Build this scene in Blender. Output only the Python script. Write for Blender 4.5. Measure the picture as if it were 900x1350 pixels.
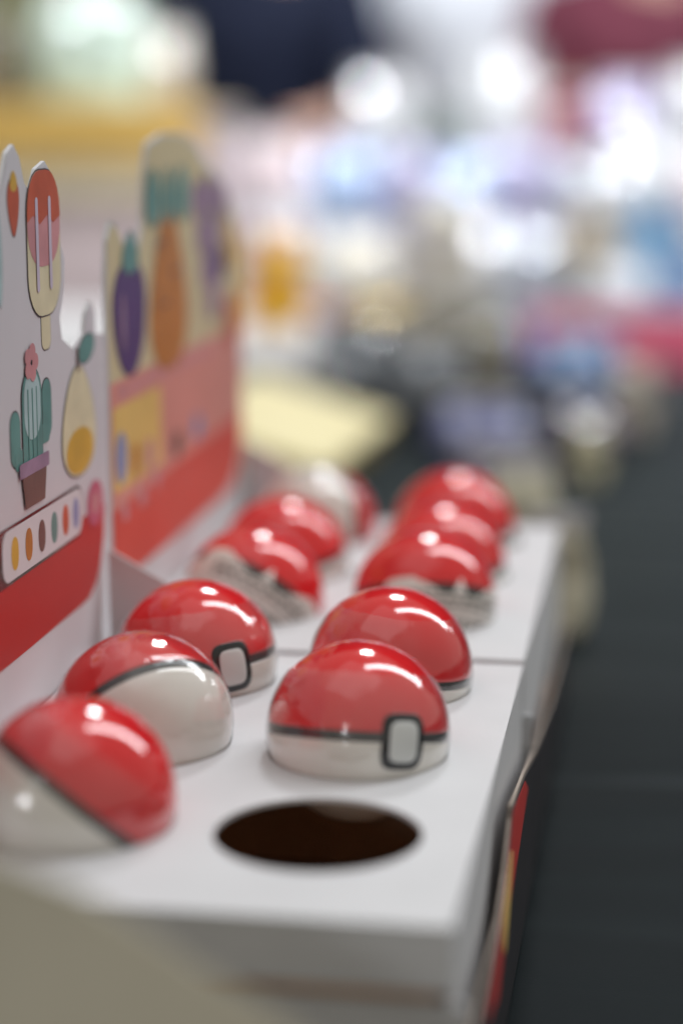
import bpy, bmesh, math, random
from mathutils import Vector, Matrix, noise, Quaternion
R_ = math.radians
random.seed(7)
S = bpy.context.scene
for o in list(bpy.data.objects): bpy.data.objects.remove(o)
COL = S.collection

# ------------------------------------------------------------------ camera
cd = bpy.data.cameras.new('camera'); cam = bpy.data.objects.new('camera', cd); COL.objects.link(cam)
cam.location = (0, 0, 0.2383)
cam.rotation_euler = (R_(90 - 11.246), 0, R_(9.214))
cd.sensor_fit = 'VERTICAL'; cd.sensor_height = 36; cd.sensor_width = 24; cd.lens = 69.33
cd.clip_start = 0.02; cd.clip_end = 200
cd.dof.use_dof = True; cd.dof.focus_distance = 0.795; cd.dof.aperture_fstop = 2.0
S.camera = cam

# ------------------------------------------------------------------ light
W = bpy.data.worlds.new('World'); S.world = W; W.use_nodes = True
bg = W.node_tree.nodes['Background']; bg.inputs[0].default_value = (1.0, 0.95, 0.85, 1); bg.inputs[1].default_value = 0.36

def area(name, loc, target, sx, sy, power, col=(1, 1, 1)):
    l = bpy.data.lights.new(name, 'AREA'); l.shape = 'RECTANGLE'; l.size = sx; l.size_y = sy; l.energy = power; l.color = col
    o = bpy.data.objects.new(name, l); COL.objects.link(o); o.location = loc
    o.rotation_euler = (Vector(target) - Vector(loc)).to_track_quat('-Z', 'Y').to_euler(); return o
area('hall_light', (-0.4, 0.4, 3.0), (-0.2, 0.7, 0), 2.6, 2.6, 9, (0.96, 0.98, 1.0))
area('strip_light', (1.15, 2.2, 2.2), (0.0, 1.4, 0), 0.35, 3.0, 46, (0.93, 0.97, 1.0))
for sx, tx in ((-0.75, -0.75), (0.1, -0.1)):      # two unseen spots added to brighten the far stall
    l = bpy.data.lights.new('stall_fill_spot', 'SPOT'); l.energy = 125; l.spot_size = R_(46); l.spot_blend = 0.6; l.shadow_soft_size = 0.12; l.color = (0.93, 0.97, 1.0)
    o = bpy.data.objects.new('stall_fill_spot', l); COL.objects.link(o); o.location = (sx, 2.0, 2.7)
    o.rotation_euler = (Vector((tx, 3.35, 0.1)) - o.location).to_track_quat('-Z', 'Y').to_euler()
def led_cluster(loc, pitch, power, rad):
    c = Vector(loc); z = (Vector((-0.1, 0.9, 0)) - c).normalized(); x = z.cross(Vector((0, 0, 1))).normalized(); y = x.cross(z)
    l = bpy.data.lights.new('led', 'POINT'); l.energy = power; l.shadow_soft_size = rad; l.color = (0.95, 0.98, 1.0)
    for i in range(-2, 3):
        for j in range(-2, 3):
            if abs(i + j) > 2: continue
            o = bpy.data.objects.new('led', l); COL.objects.link(o)
            o.location = c + x * (i + j * 0.5) * pitch + y * (j * 0.866) * pitch
led_cluster((-0.15, 3.6, 2.9), 0.13, 7.6, 0.036)
led_cluster((-2.2, -1.6, 0.45), 0.11, 1.2, 0.02)
led_cluster((-0.55, -2.6, 0.95), 0.09, 1.2, 0.018)

S.view_settings.view_transform = 'Standard'; S.view_settings.look = 'None'; S.view_settings.exposure = 0.2; S.view_settings.gamma = 1
S.render.engine = 'CYCLES'
S.cycles.use_denoising = True; S.cycles.max_bounces = 8; S.cycles.transparent_max_bounces = 12
S.cycles.sample_clamp_indirect = 6.0

# ------------------------------------------------------------------ materials
def mat(name, col, rough=0.5, spec=0.5, coat=0.0, var=0.0, vscale=40, bump=0.0, bscale=200, sheen=0.0, metal=0.0, emit=0.0, rvar=0.0):
    m = bpy.data.materials.new(name); m.use_nodes = True; nt = m.node_tree; b = nt.nodes['Principled BSDF']
    b.inputs['Base Color'].default_value = (*col, 1); b.inputs['Roughness'].default_value = rough
    b.inputs['Specular IOR Level'].default_value = spec; b.inputs['Coat Weight'].default_value = coat
    b.inputs['Coat Roughness'].default_value = 0.04; b.inputs['Metallic'].default_value = metal
    if sheen: b.inputs['Sheen Weight'].default_value = sheen; b.inputs['Sheen Roughness'].default_value = 0.28; b.inputs['Sheen Tint'].default_value = (0.75, 0.92, 1.0, 1)
    tc = nt.nodes.new('ShaderNodeTexCoord')
    if var or rvar:
        n = nt.nodes.new('ShaderNodeTexNoise'); n.inputs['Scale'].default_value = vscale; n.inputs['Detail'].default_value = 5
        nt.links.new(tc.outputs['Object'], n.inputs['Vector'])
        if var:
            r = nt.nodes.new('ShaderNodeMapRange'); r.inputs[1].default_value = 0.3; r.inputs[2].default_value = 0.7
            r.inputs[3].default_value = 1 - var; r.inputs[4].default_value = 1 + var
            mx = nt.nodes.new('ShaderNodeMix'); mx.data_type = 'RGBA'; mx.blend_type = 'MULTIPLY'; mx.inputs[0].default_value = 1
            mx.inputs[6].default_value = (*col, 1)
            nt.links.new(n.outputs['Fac'], r.inputs[0]); nt.links.new(r.outputs[0], mx.inputs[7]); nt.links.new(mx.outputs[2], b.inputs['Base Color'])
        if rvar:
            r2 = nt.nodes.new('ShaderNodeMapRange'); r2.inputs[1].default_value = 0.35; r2.inputs[2].default_value = 0.65
            r2.inputs[3].default_value = max(0.02, rough - rvar); r2.inputs[4].default_value = rough + rvar
            nt.links.new(n.outputs['Fac'], r2.inputs[0]); nt.links.new(r2.outputs[0], b.inputs['Roughness'])
    if bump:
        n2 = nt.nodes.new('ShaderNodeTexNoise'); n2.inputs['Scale'].default_value = bscale; n2.inputs['Detail'].default_value = 4
        bp = nt.nodes.new('ShaderNodeBump'); bp.inputs['Strength'].default_value = bump; bp.inputs['Distance'].default_value = 0.002
        nt.links.new(tc.outputs['Object'], n2.inputs['Vector']); nt.links.new(n2.outputs['Fac'], bp.inputs['Height']); nt.links.new(bp.outputs[0], b.inputs['Normal'])
    return m

M = dict(
    card=mat('white_card', (0.64, 0.64, 0.66), 0.55, 0.4, var=0.035, vscale=25, bump=0.06, bscale=600),
    cut=mat('cut_card', (0.36, 0.30, 0.26), 0.8, 0.2, var=0.1, vscale=60),
    card_in=mat('card_inside', (0.62, 0.57, 0.49), 0.8, 0.2, var=0.08, vscale=30, bump=0.1, bscale=400),
    kraft=mat('brown_card', (0.66, 0.42, 0.27), 0.85, 0.2, var=0.15, vscale=30),
    flap=mat('grey_board', (0.54, 0.50, 0.40), 0.85, 0.2, var=0.07, vscale=14, bump=0.15, bscale=300),
    red=mat('red_plastic', (0.70, 0.020, 0.024), 0.12, 0.5, coat=0.6, var=0.05, vscale=30, rvar=0.04),
    white=mat('white_plastic', (0.76, 0.73, 0.68), 0.15, 0.5, coat=0.5, var=0.03, vscale=40, rvar=0.05),
    dark=mat('dark_plastic', (0.018, 0.02, 0.022), 0.2, 0.5, coat=0.4),
    face=mat('latch_grey', (0.60, 0.61, 0.60), 0.3, 0.5, var=0.04),
    label=mat('paper_label', (0.74, 0.68, 0.64), 0.35, 0.4, var=0.05),
    ink=mat('label_ink', (0.06, 0.06, 0.055), 0.5),
    inkred=mat('label_red_ink', (0.4, 0.05, 0.05), 0.5),
    inkgreen=mat('label_green_ink', (0.07, 0.22, 0.05), 0.5),
    hred=mat('red_print', (0.52, 0.035, 0.03), 0.42, 0.5, var=0.05, vscale=18),
    hshade=mat('painted_shade', (0.02, 0.018, 0.022), 0.5, 0.4),  # near-black that paints the shade on the cartons' outer sides
    hgrey=mat('grey_print', (0.66, 0.65, 0.69), 0.38, 0.5, var=0.04, vscale=12),
    hlight=mat('pale_grey_print', (0.70, 0.69, 0.72), 0.4, 0.5),
    hcream=mat('cream_print', (0.66, 0.58, 0.36), 0.45, 0.5, var=0.06, vscale=12),
    hpink=mat('coral_print', (0.70, 0.30, 0.25), 0.45, 0.5, var=0.08, vscale=14),
    hred2=mat('bright_red_print', (0.66, 0.085, 0.06), 0.45, 0.5, var=0.05, vscale=18),
    line=mat('outline_print', (0.07, 0.05, 0.06), 0.45),
    hyell=mat('yellow_print', (0.75, 0.52, 0.16), 0.45, 0.5, var=0.1, vscale=30),
    p_or=mat('orange_print', (0.55, 0.10, 0.04), 0.4, var=0.15, vscale=60),
    p_or2=mat('amber_print', (0.52, 0.20, 0.03), 0.4, var=0.2, vscale=60),
    p_pk=mat('pink_print', (0.62, 0.28, 0.30), 0.4, var=0.12, vscale=70),
    p_cr=mat('pale_yellow_print', (0.74, 0.68, 0.46), 0.4, var=0.08, vscale=70),
    p_lil=mat('lilac_print', (0.62, 0.55, 0.68), 0.4, var=0.06, vscale=70),
    p_tl=mat('teal_print', (0.12, 0.30, 0.28), 0.4, var=0.15, vscale=70),
    p_tll=mat('pale_teal_print', (0.42, 0.58, 0.60), 0.4, var=0.1, vscale=70),
    p_br=mat('brown_print', (0.16, 0.09, 0.075), 0.4, var=0.2, vscale=70),
    p_pu=mat('purple_print', (0.085, 0.045, 0.17), 0.4, var=0.1, vscale=70),
    p_mv=mat('mauve_print', (0.33, 0.22, 0.33), 0.4, var=0.2, vscale=70),
    p_rose=mat('rose_print', (0.55, 0.12, 0.20), 0.4),
    p_yel=mat('mustard_print', (0.66, 0.40, 0.05), 0.4, var=0.1, vscale=70),
    p_bl=mat('blue_print', (0.25, 0.30, 0.52), 0.4),
    cloth=mat('black_cloth', (0.0034, 0.0064, 0.0078), 0.6, 0.08, var=0.25, vscale=5, bump=0.05, bscale=900, sheen=0.36),
    carpet=mat('dark_carpet', (0.03, 0.033, 0.04), 0.95, 0.1, var=0.3, vscale=30, bump=0.3, bscale=200),
    curtain=mat('black_curtain', (0.008, 0.009, 0.013), 0.9, 0.1, var=0.3, vscale=6),
    yelbox=mat('yellow_card', (0.82, 0.73, 0.44), 0.5, 0.4, var=0.05, vscale=20),
    brownside=mat('gold_card', (0.38, 0.27, 0.08), 0.5, 0.4, var=0.1, vscale=20),
    metal=mat('grey_metal', (0.35, 0.36, 0.38), 0.35, metal=0.9),
    skin=mat('skin', (0.56, 0.33, 0.25), 0.5, var=0.06, vscale=20),
    hair=mat('black_hair', (0.012, 0.010, 0.010), 0.4, var=0.3, vscale=60),
    eye=mat('eye', (0.03, 0.02, 0.015), 0.1),
    navy=mat('navy_cotton', (0.010, 0.014, 0.034), 0.85, 0.2, var=0.25, vscale=20, bump=0.3, bscale=60),
    wshirt=mat('pale_cotton', (0.66, 0.69, 0.76), 0.8, 0.2, var=0.1, vscale=20, bump=0.3, bscale=60),
    maroon=mat('maroon_cotton', (0.16, 0.04, 0.065), 0.85, 0.2, var=0.3, vscale=20, bump=0.3, bscale=60),
    jeans=mat('dark_denim', (0.02, 0.025, 0.045), 0.9, 0.2, var=0.2, vscale=40),
    shoe=mat('black_shoe', (0.02, 0.02, 0.02), 0.5),
    olive=mat('olive_board', (0.26, 0.26, 0.12), 0.6, var=0.2, vscale=5),
    amber=mat('amber_board', (0.72, 0.46, 0.12), 0.5, var=0.12, vscale=6),
    pinkp=mat('pale_pink_board', (0.70, 0.58, 0.60), 0.5, var=0.05, vscale=6),
    creamp=mat('cream_board', (0.78, 0.68, 0.48), 0.5, var=0.05, vscale=8),
    pinkcl=mat('pink_cloth', (0.78, 0.14, 0.24), 0.7, var=0.1, vscale=10),
    whitecl=mat('white_cloth', (0.34, 0.36, 0.41), 0.7, var=0.06, vscale=10),
    gold=mat('gold_foil', (0.62, 0.46, 0.16), 0.22, metal=0.7, bump=0.5, bscale=60),
    cap=mat('blue_cap', (0.03, 0.06, 0.22), 0.3),
    brownbot=mat('tan_plastic', (0.42, 0.32, 0.18), 0.2, coat=0.4),
    bluebot=mat('blue_plastic', (0.06, 0.26, 0.48), 0.2, coat=0.4),
)
def film_mat():
    m = bpy.data.materials.new('clear_film'); m.use_nodes = True; nt = m.node_tree; nt.nodes.clear()
    out = nt.nodes.new('ShaderNodeOutputMaterial'); tr = nt.nodes.new('ShaderNodeBsdfTransparent'); df = nt.nodes.new('ShaderNodeBsdfDiffuse')
    gl = nt.nodes.new('ShaderNodeBsdfGlossy'); gl.inputs['Roughness'].default_value = 0.07; df.inputs[0].default_value = (0.95, 0.9, 0.88, 1)
    m1 = nt.nodes.new('ShaderNodeMixShader'); m2 = nt.nodes.new('ShaderNodeMixShader'); lw = nt.nodes.new('ShaderNodeLayerWeight'); lw.inputs[0].default_value = 0.5; pw = nt.nodes.new('ShaderNodeMath'); pw.operation = 'POWER'; pw.inputs[1].default_value = 4.0; fr = nt.nodes.new('ShaderNodeMapRange'); fr.inputs[3].default_value = 0.045; fr.inputs[4].default_value = 0.8
    tc = nt.nodes.new('ShaderNodeTexCoord'); n = nt.nodes.new('ShaderNodeTexNoise'); n.inputs['Scale'].default_value = 45; n.inputs['Detail'].default_value = 3
    mp = nt.nodes.new('ShaderNodeMapping'); mp.inputs['Scale'].default_value = (1, 1, 0.35)
    r = nt.nodes.new('ShaderNodeMapRange'); r.inputs[1].default_value = 0.35; r.inputs[2].default_value = 0.7; r.inputs[3].default_value = 0.015; r.inputs[4].default_value = 0.075
    v = nt.nodes.new('ShaderNodeTexVoronoi'); v.feature = 'SMOOTH_F1'; v.inputs['Scale'].default_value = 95
    bp = nt.nodes.new('ShaderNodeBump'); bp.inputs['Strength'].default_value = 1.0; bp.inputs['Distance'].default_value = 0.0016
    L = nt.links.new
    L(tc.outputs['Object'], mp.inputs[0]); L(mp.outputs[0], n.inputs['Vector']); L(tc.outputs['Object'], v.inputs['Vector'])
    mu = nt.nodes.new('ShaderNodeMath'); mu.operation = 'MULTIPLY'; L(v.outputs['Distance'], mu.inputs[0]); L(n.outputs['Fac'], mu.inputs[1])
    L(mu.outputs[0], bp.inputs['Height']); L(bp.outputs[0], gl.inputs['Normal']); L(n.outputs['Fac'], r.inputs[0])
    L(lw.outputs['Facing'], pw.inputs[0]); L(pw.outputs[0], fr.inputs[0]); L(r.outputs[0], m1.inputs[0]); L(tr.outputs[0], m1.inputs[1]); L(df.outputs[0], m1.inputs[2])
    L(fr.outputs[0], m2.inputs[0]); L(m1.outputs[0], m2.inputs[1]); L(gl.outputs[0], m2.inputs[2]); L(m2.outputs[0], out.inputs[0])
    return m
M['film'] = film_mat()
def bag_mat(name, col, metal=0.0):
    """crinkled clear plastic over coloured contents"""
    m = mat(name, col, 0.16, 0.6, coat=1.0, var=0.35, vscale=22, bump=0.0, metal=metal)
    nt = m.node_tree; b = nt.nodes['Principled BSDF']; b.inputs['Coat Roughness'].default_value = 0.02; tc = nt.nodes.new('ShaderNodeTexCoord')
    v = nt.nodes.new('ShaderNodeTexVoronoi'); v.inputs['Scale'].default_value = 26
    n = nt.nodes.new('ShaderNodeTexNoise'); n.inputs['Scale'].default_value = 14; n.inputs['Detail'].default_value = 3
    mx = nt.nodes.new('ShaderNodeMath'); mx.operation = 'ADD'
    bp = nt.nodes.new('ShaderNodeBump'); bp.inputs['Strength'].default_value = 0.9; bp.inputs['Distance'].default_value = 0.012
    nt.links.new(tc.outputs['Object'], v.inputs['Vector']); nt.links.new(tc.outputs['Object'], n.inputs['Vector'])
    nt.links.new(v.outputs['Distance'], mx.inputs[0]); nt.links.new(n.outputs['Fac'], mx.inputs[1]); nt.links.new(mx.outputs[0], bp.inputs['Height'])
    nt.links.new(bp.outputs[0], b.inputs['Normal']); nt.links.new(bp.outputs[0], b.inputs['Coat Normal'])
    return m

# ------------------------------------------------------------------ helpers
def link(name, me, m, parent=None):
    o = bpy.data.objects.new(name, me); COL.objects.link(o)
    if m is not None and not me.materials: me.materials.append(m)
    if parent is not None: o.parent = parent
    return o
def fin(bm, name, m, parent=None, smooth=False, bevel=0.0):
    if bevel: bmesh.ops.bevel(bm, geom=bm.edges[:], offset=bevel, segments=2, affect='EDGES')
    bmesh.ops.recalc_face_normals(bm, faces=bm.faces[:])
    me = bpy.data.meshes.new(name); bm.to_mesh(me); bm.free()
    if smooth:
        for p in me.polygons: p.use_smooth = True
    return link(name, me, m, parent)
def thing(name, label, cat, loc=(0, 0, 0), group=None, rot=None):
    o = bpy.data.objects.new(name, None); COL.objects.link(o); o.location = loc; o.empty_display_size = 0.02
    if rot is not None: o.rotation_euler = rot
    return tag(o, label, cat, group)
def tag(o, label, cat, group=None):
    o['label'] = label; o['category'] = cat
    if group: o['group'] = group
    return o
def bx(bm, x0, x1, y0, y1, z0, z1):
    v = [bm.verts.new((x, y, z)) for x in (x0, x1) for y in (y0, y1) for z in (z0, z1)]
    for f in ((0, 1, 3, 2), (4, 6, 7, 5), (0, 4, 5, 1), (2, 3, 7, 6), (0, 2, 6, 4), (1, 5, 7, 3)): bm.faces.new([v[i] for i in f])
def box(name, x0, x1, y0, y1, z0, z1, m, parent=None, bevel=0.0):
    bm = bmesh.new(); bx(bm, x0, x1, y0, y1, z0, z1); return fin(bm, name, m, parent, bevel=bevel)
def plate_x(name, pts, x, t, m, parent=None):
    """outline given in (Y, z), lying in the plane X = x and t thick towards +X"""
    bm = bmesh.new()
    a = [bm.verts.new((x, y, z)) for y, z in pts]; b = [bm.verts.new((x + t, y, z)) for y, z in pts]; n = len(pts)
    bm.faces.new(a); bm.faces.new(b)
    for i in range(n): bm.faces.new((a[i], a[(i + 1) % n], b[(i + 1) % n], b[i]))
    return fin(bm, name, m, parent)
def smooth_loop(pts, k=4):
    out = []; n = len(pts)
    for i in range(n):
        p0, p1, p2, p3 = [Vector(pts[(i + d) % n]) for d in (-1, 0, 1, 2)]
        for s in range(k):
            t = s / k
            out.append(tuple(0.5 * (2 * p1 + (p2 - p0) * t + (2 * p0 - 5 * p1 + 4 * p2 - p3) * t * t + (3 * p1 - p0 - 3 * p2 + p3) * t ** 3)))
    return out
def oval(y0, y1, z0, z1, n=28, e=2.0, lean=0.0, taper=0.0):
    cy, cz, a, b = (y0 + y1) / 2, (z0 + z1) / 2, (y1 - y0) / 2, (z1 - z0) / 2; out = []
    for i in range(n):
        t = 2 * math.pi * i / n; c, s = math.cos(t), math.sin(t)
        u = math.copysign(abs(c) ** (2 / e), c); v = math.copysign(abs(s) ** (2 / e), s)
        out.append((cy + a * u * (1 - taper * v) + lean * v * a, cz + b * v))
    return out
def rrect(y0, y1, z0, z1, r, n=6):
    out = []
    for cy, cz, a0 in ((y1 - r, z1 - r, 0), (y0 + r, z1 - r, 90), (y0 + r, z0 + r, 180), (y1 - r, z0 + r, 270)):
        for i in range(n + 1):
            a = R_(a0 + 90 * i / n); out.append((cy + r * math.cos(a), cz + r * math.sin(a)))
    return out

# ------------------------------------------------------------------ setting
TZ = -0.10; FZ = -0.85
bm = bmesh.new(); bx(bm, -40, 40, -40, 40, FZ - 0.1, FZ); f = fin(bm, 'floor', M['carpet']); f['kind'] = 'structure'
# black curtain behind the stall, in folds, raised above view to cut ambient light
bm = bmesh.new(); n = 260; rows = []
for k in range(n + 1):
    x = -5 + 9 * k / n; y = 5.4 + 0.06 * math.sin(k * 0.75) + 0.03 * math.sin(k * 0.31 + 1)
    rows.append([bm.verts.new((x, y + (0.03 * math.sin(k * 0.75) if z < 0 else 0), z)) for z in (FZ, 0.6, 4.2)])
for k in range(n):
    for j in range(2): bm.faces.new((rows[k][j], rows[k + 1][j], rows[k + 1][j + 1], rows[k][j + 1]))
o = fin(bm, 'curtain', M['curtain'], smooth=True); tag(o, 'black curtain hung across the back of the hall', 'curtain')
md = o.modifiers.new('thick', 'SOLIDIFY'); md.thickness = 0.004

# the table in front and its black cloth
t = thing('table', 'long trestle table hidden under the black cloth', 'table', (0, 1.2, FZ))
bm = bmesh.new(); bx(bm, -1.15, 0.62, -1.38, 1.50, 0.715, 0.742); fin(bm, 'tabletop', M['card_in'], t)
for x in (-1.0, 0.5):
    for y in (-1.2, 1.35):
        bm = bmesh.new(); bx(bm, x - 0.02, x + 0.02, y - 0.02, y + 0.02, 0, 0.714); fin(bm, 'leg', M['metal'], t)
bm = bmesh.new(); NX, NY = 150, 330
X0, X1, Y0, Y1 = -1.17, 0.64, -0.2, 2.72
def cloth_z(x, y):
    z = TZ - 0.0015 + 0.0016 * noise.noise((x * 5, y * 5, 0))
    z += 0.0018 * noise.noise((x * 2.5, y * 26 + 1.5 * noise.noise((x * 4, y * 3, 7)), 3))
    for c, k in ((0.42, 0.05), (0.98, -0.04), (1.62, 0.03)):       # pressed fold lines across the cloth
        d = (y - c - k * x) / 0.012; z += 0.0022 * math.exp(-d * d)
    return z
g = [[bm.verts.new((X0 + (X1 - X0) * i / NX, Y0 + (Y1 - Y0) * j / NY, cloth_z(X0 + (X1 - X0) * i / NX, Y0 + (Y1 - Y0) * j / NY))) for j in range(NY + 1)] for i in range(NX + 1)]
for i in range(NX):
    for j in range(NY): bm.faces.new((g[i][j], g[i + 1][j], g[i + 1][j + 1], g[i][j + 1]))
ring = [g[i][0] for i in range(NX + 1)] + [g[NX][j] for j in range(1, NY + 1)] + [g[i][NY] for i in range(NX - 1, -1, -1)] + [g[0][j] for j in range(NY - 1, 0, -1)]
cx, cy = (X0 + X1) / 2, (Y0 + Y1) / 2
prev = ring
for lev, zz in enumerate((-0.12, -0.4, FZ + 0.02)):
    cur = []
    for k, v in enumerate(ring):
        out = 0.01 + (0.02 + 0.012 * math.sin(k * 0.4)) * lev
        cur.append(bm.verts.new((v.co.x + math.copysign(out, v.co.x - cx) * (v.co.x in (ring[0].co.x, ring[NX].co.x) or abs(v.co.x - X0) < 1e-6 or abs(v.co.x - X1) < 1e-6),
                                 v.co.y + math.copysign(out, v.co.y - cy) * (abs(v.co.y - Y0) < 1e-6 or abs(v.co.y - Y1) < 1e-6), zz)))
    for k in range(len(ring)): bm.faces.new((prev[k], prev[(k + 1) % len(ring)], cur[(k + 1) % len(ring)], cur[k]))
    prev = cur
o = fin(bm, 'tablecloth', M['cloth'], smooth=True); tag(o, 'black cloth with pressed creases covering the table under the display boxes', 'tablecloth')

# ------------------------------------------------------------------ display boxes
XL, XR = -0.248, -0.056; CX = (-0.110, -0.195); HR = 0.0346
def tray_mesh(y0, y1, rows, empty=None):
    bm = bmesh.new()
    def quad(x0, x1, ya, yb): bm.faces.new([bm.verts.new(p) for p in ((x0, ya, 0), (x1, ya, 0), (x1, yb, 0), (x0, yb, 0))])
    hy = 0.045; xs = (-0.2375, -0.1525, -0.0675)
    a, b = rows[0] - hy, rows[-1] + hy; b = min(b, y1)
    quad(XL, XR, y0, a); quad(XL, xs[0], a, b); quad(xs[2], XR, a, b)
    if y1 - b > 1e-4: quad(XL, XR, b, y1)
    N = 64
    for c in CX:
        x0, x1 = (xs[1], xs[2]) if c > -0.15 else (xs[0], xs[1])
        for r in rows:
            ya, yb = r - hy, min(r + hy, y1)
            inn, out = [], []; hr = 0.0357 if (c, r) == empty else HR
            for k in range(N):
                t = 2 * math.pi * (k + 0.5) / N; dx, dy = math.cos(t), math.sin(t)
                inn.append(bm.verts.new((c + hr * dx, r + hr * dy, 0)))
                s = min((x1 - c) / dx if dx > 0 else (x0 - c) / dx, (yb - r) / dy if dy > 0 else (ya - r) / dy)
                out.append(bm.verts.new((c + s * dx, r + s * dy, 0)))
            for k in range(N): bm.faces.new((inn[k], out[k], out[(k + 1) % N], inn[(k + 1) % N]))
            for sx, sy in ((x1, yb), (x0, yb), (x0, ya), (x1, ya)):
                ang = math.atan2(sy - r, sx - c) % (2 * math.pi); k = int(ang / (2 * math.pi) * N - 0.5) % N
                bm.faces.new((out[k], bm.verts.new((sx, sy, 0)), out[(k + 1) % N]))
    bmesh.ops.remove_doubles(bm, verts=bm.verts[:], dist=1e-5)
    r = bmesh.ops.extrude_face_region(bm, geom=bm.faces[:])
    bmesh.ops.translate(bm, verts=[v for v in r['geom'] if isinstance(v, bmesh.types.BMVert)], vec=(0, 0, -0.0016))
    return bm

def display_box(y0, y1, rows, z, label):
    t = thing('display_box', label, 'display box', (0, 0, z), 'white display boxes in a row on the table')
    bm = tray_mesh(y0, y1, rows, (CX[0], 0.628)); fin(bm, 'tray_top', M['card'], t)
    zt = -0.0018
    sk = box('tray_lip', XL, XR, y0 + 0.0002, y0 + 0.0018, -0.021, zt, M['card'], t)
    # rounded fold where the top turns down into the front lip and the side
    box('tray_side', XR - 0.0018, XR - 0.0002, y0 + 0.002, y1, -0.064, zt, M['card'], t)
    box('tray_back', XL + 0.002, XR - 0.002, y1 - 0.0018, y1 - 0.0002, -0.064, zt, M['card'], t)
    # outer carton
    zb = TZ - z + 0.0016
    box('carton_base', XL, -0.052, y0 + 0.004, y1, zb, zb + 0.0016, M['kraft'], t)
    box('carton_front', XL + 0.002, -0.052, y0 + 0.004, y0 + 0.0056, zb + 0.002, -0.0265, M['card'], t)
    box('carton_lining', XL + 0.004, -0.062, y0 + 0.0062, y0 + 0.0072, zb + 0.002, -0.024, M['kraft'], t)
    box('carton_lining', XL + 0.002, XL + 0.003, y0 + 0.008, y1 - 0.003, zb + 0.002, zt - 0.001, M['kraft'], t)
    box('carton_lining', -0.0605, -0.0595, y0 + 0.008, y1 - 0.003, zb + 0.002, zt - 0.001, M['kraft'], t)
    box('carton_lining', XL + 0.004, -0.062, y1 - 0.0035, y1 - 0.0025, zb + 0.002, zt - 0.001, M['kraft'], t)
    return t, zb

# ---- front box
b1, zb = display_box(0.555, 0.8505, (0.628, 0.718, 0.808), 0.0, 'white display box nearest the camera with one empty round hole')
prof = [(0.552, -0.034), (0.60, -0.037), (0.655, -0.0385), (0.68, -0.031), (0.704, -0.018), (0.7045, -0.0135), (0.712, -0.0155), (0.775, -0.025), (0.835, -0.036), (0.853, -0.040), (0.853, zb + .002), (0.552, zb + .002)]
w = plate_x('carton_side', prof, -0.0512, 0.0012, M['cut'], b1)
plate_x('side_print_and_shade', [(y, z - 0.0015 if z > -0.06 else z) for y, z in prof], -0.0498, 0.0003, M['hshade'], w)  # black layer: shade on the outer wall put in as colour
plate_x('side_print_and_shade', [(0.60, -0.052), (0.655, -0.042), (0.684, -0.032), (0.706, -0.019), (0.712, -0.018), (0.775, -0.028), (0.795, -0.038), (0.75, -0.046), (0.70, -0.052), (0.65, -0.066)], -0.04955, 0.0002, M['hred'], w)
plate_x('side_print_and_shade', smooth_loop([(0.664, -0.043), (0.688, -0.0335), (0.703, -0.031), (0.700, -0.043), (0.690, -0.053), (0.672, -0.059)]), -0.0493, 0.0003, M['hyell'], w)
# loose grey card sheet standing at the lower left, close to the camera
bm = bmesh.new()
top = [Vector(p) for p in ((-0.270, 0.448, 0.1215), (-0.200, 0.451, 0.0695), (-0.140, 0.453, 0.0475), (-0.086, 0.456, 0.0130), (-0.058, 0.460, -0.012))]
bot = [Vector((x, 0.425, TZ + 0.002)) for x in (-0.262, -0.20, -0.14, -0.09, -0.062)]
A = [bm.verts.new(p) for p in top]; B = [bm.verts.new(p) for p in bot]
for i in range(4): bm.faces.new((A[i], A[i + 1], B[i + 1], B[i]))
o = fin(bm, 'card_sheet', M['flap']); md = o.modifiers.new('t', 'SOLIDIFY'); md.thickness = 0.0014
tag(o, 'blurred grey card sheet with a slanted top edge leaning in front of the nearest box', 'card sheet')
# white corner gusset holding the header card upright
def gusset(y, parent, pts):
    bm = bmesh.new(); a = [bm.verts.new((x, y, z)) for x, z in pts]; b = [bm.verts.new((x, y + 0.0013, z)) for x, z in pts]; n = len(pts)
    bm.faces.new(a); bm.faces.new(b)
    for i in range(n): bm.faces.new((a[i], a[(i + 1) % n], b[(i + 1) % n], b[i]))
    return fin(bm, 'corner_gusset', M['card'], parent)
gusset(0.852, b1, [(-0.2462, 0.046), (-0.222, 0.033), (-0.190, 0.012), (-0.168, 0.0005), (-0.168, -0.02), (-0.2462, -0.02)])
# header card
XH = -0.2490
hd1 = [(0.555, -0.06), (0.866, -0.06), (0.866, 0.143), (0.850, 0.145), (0.848, 0.156), (0.842, 0.160), (0.836, 0.156), (0.832, 0.147), (0.815, 0.142), (0.800, 0.148), (0.797, 0.158),
       (0.804, 0.170), (0.806, 0.182), (0.799, 0.190), (0.797, 0.204), (0.793, 0.216), (0.783, 0.222), (0.771, 0.219), (0.763, 0.210), (0.756, 0.214), (0.751, 0.224), (0.744, 0.229), (0.736, 0.226), (0.726, 0.212),
       (0.712, 0.205), (0.70, 0.19), (0.67, 0.20), (0.64, 0.21), (0.61, 0.20), (0.59, 0.18), (0.57, 0.17), (0.555, 0.16)]
hc = plate_x('header_card', hd1, XH - 0.0016, 0.0016, M['hlight'], b1)
x = XH + 0.0002
def pr(pts, m, lev=0, name='printed_shape', parent=None):
    return plate_x(name, pts, XH + 0.00012 + 0.00012 * lev + 0.000004 * len(bpy.data.meshes) % 0.0001, 0.00003, M[m], parent or hc)
grey = [(0.557, 0.062), (0.700, 0.062), (0.8645, 0.062), (0.8645, 0.1415)] + [(y, z - 0.0016) for y, z in hd1[3:-1]] + [(0.557, 0.158)]
pr(grey, 'hgrey', 0, 'grey_print')
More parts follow.
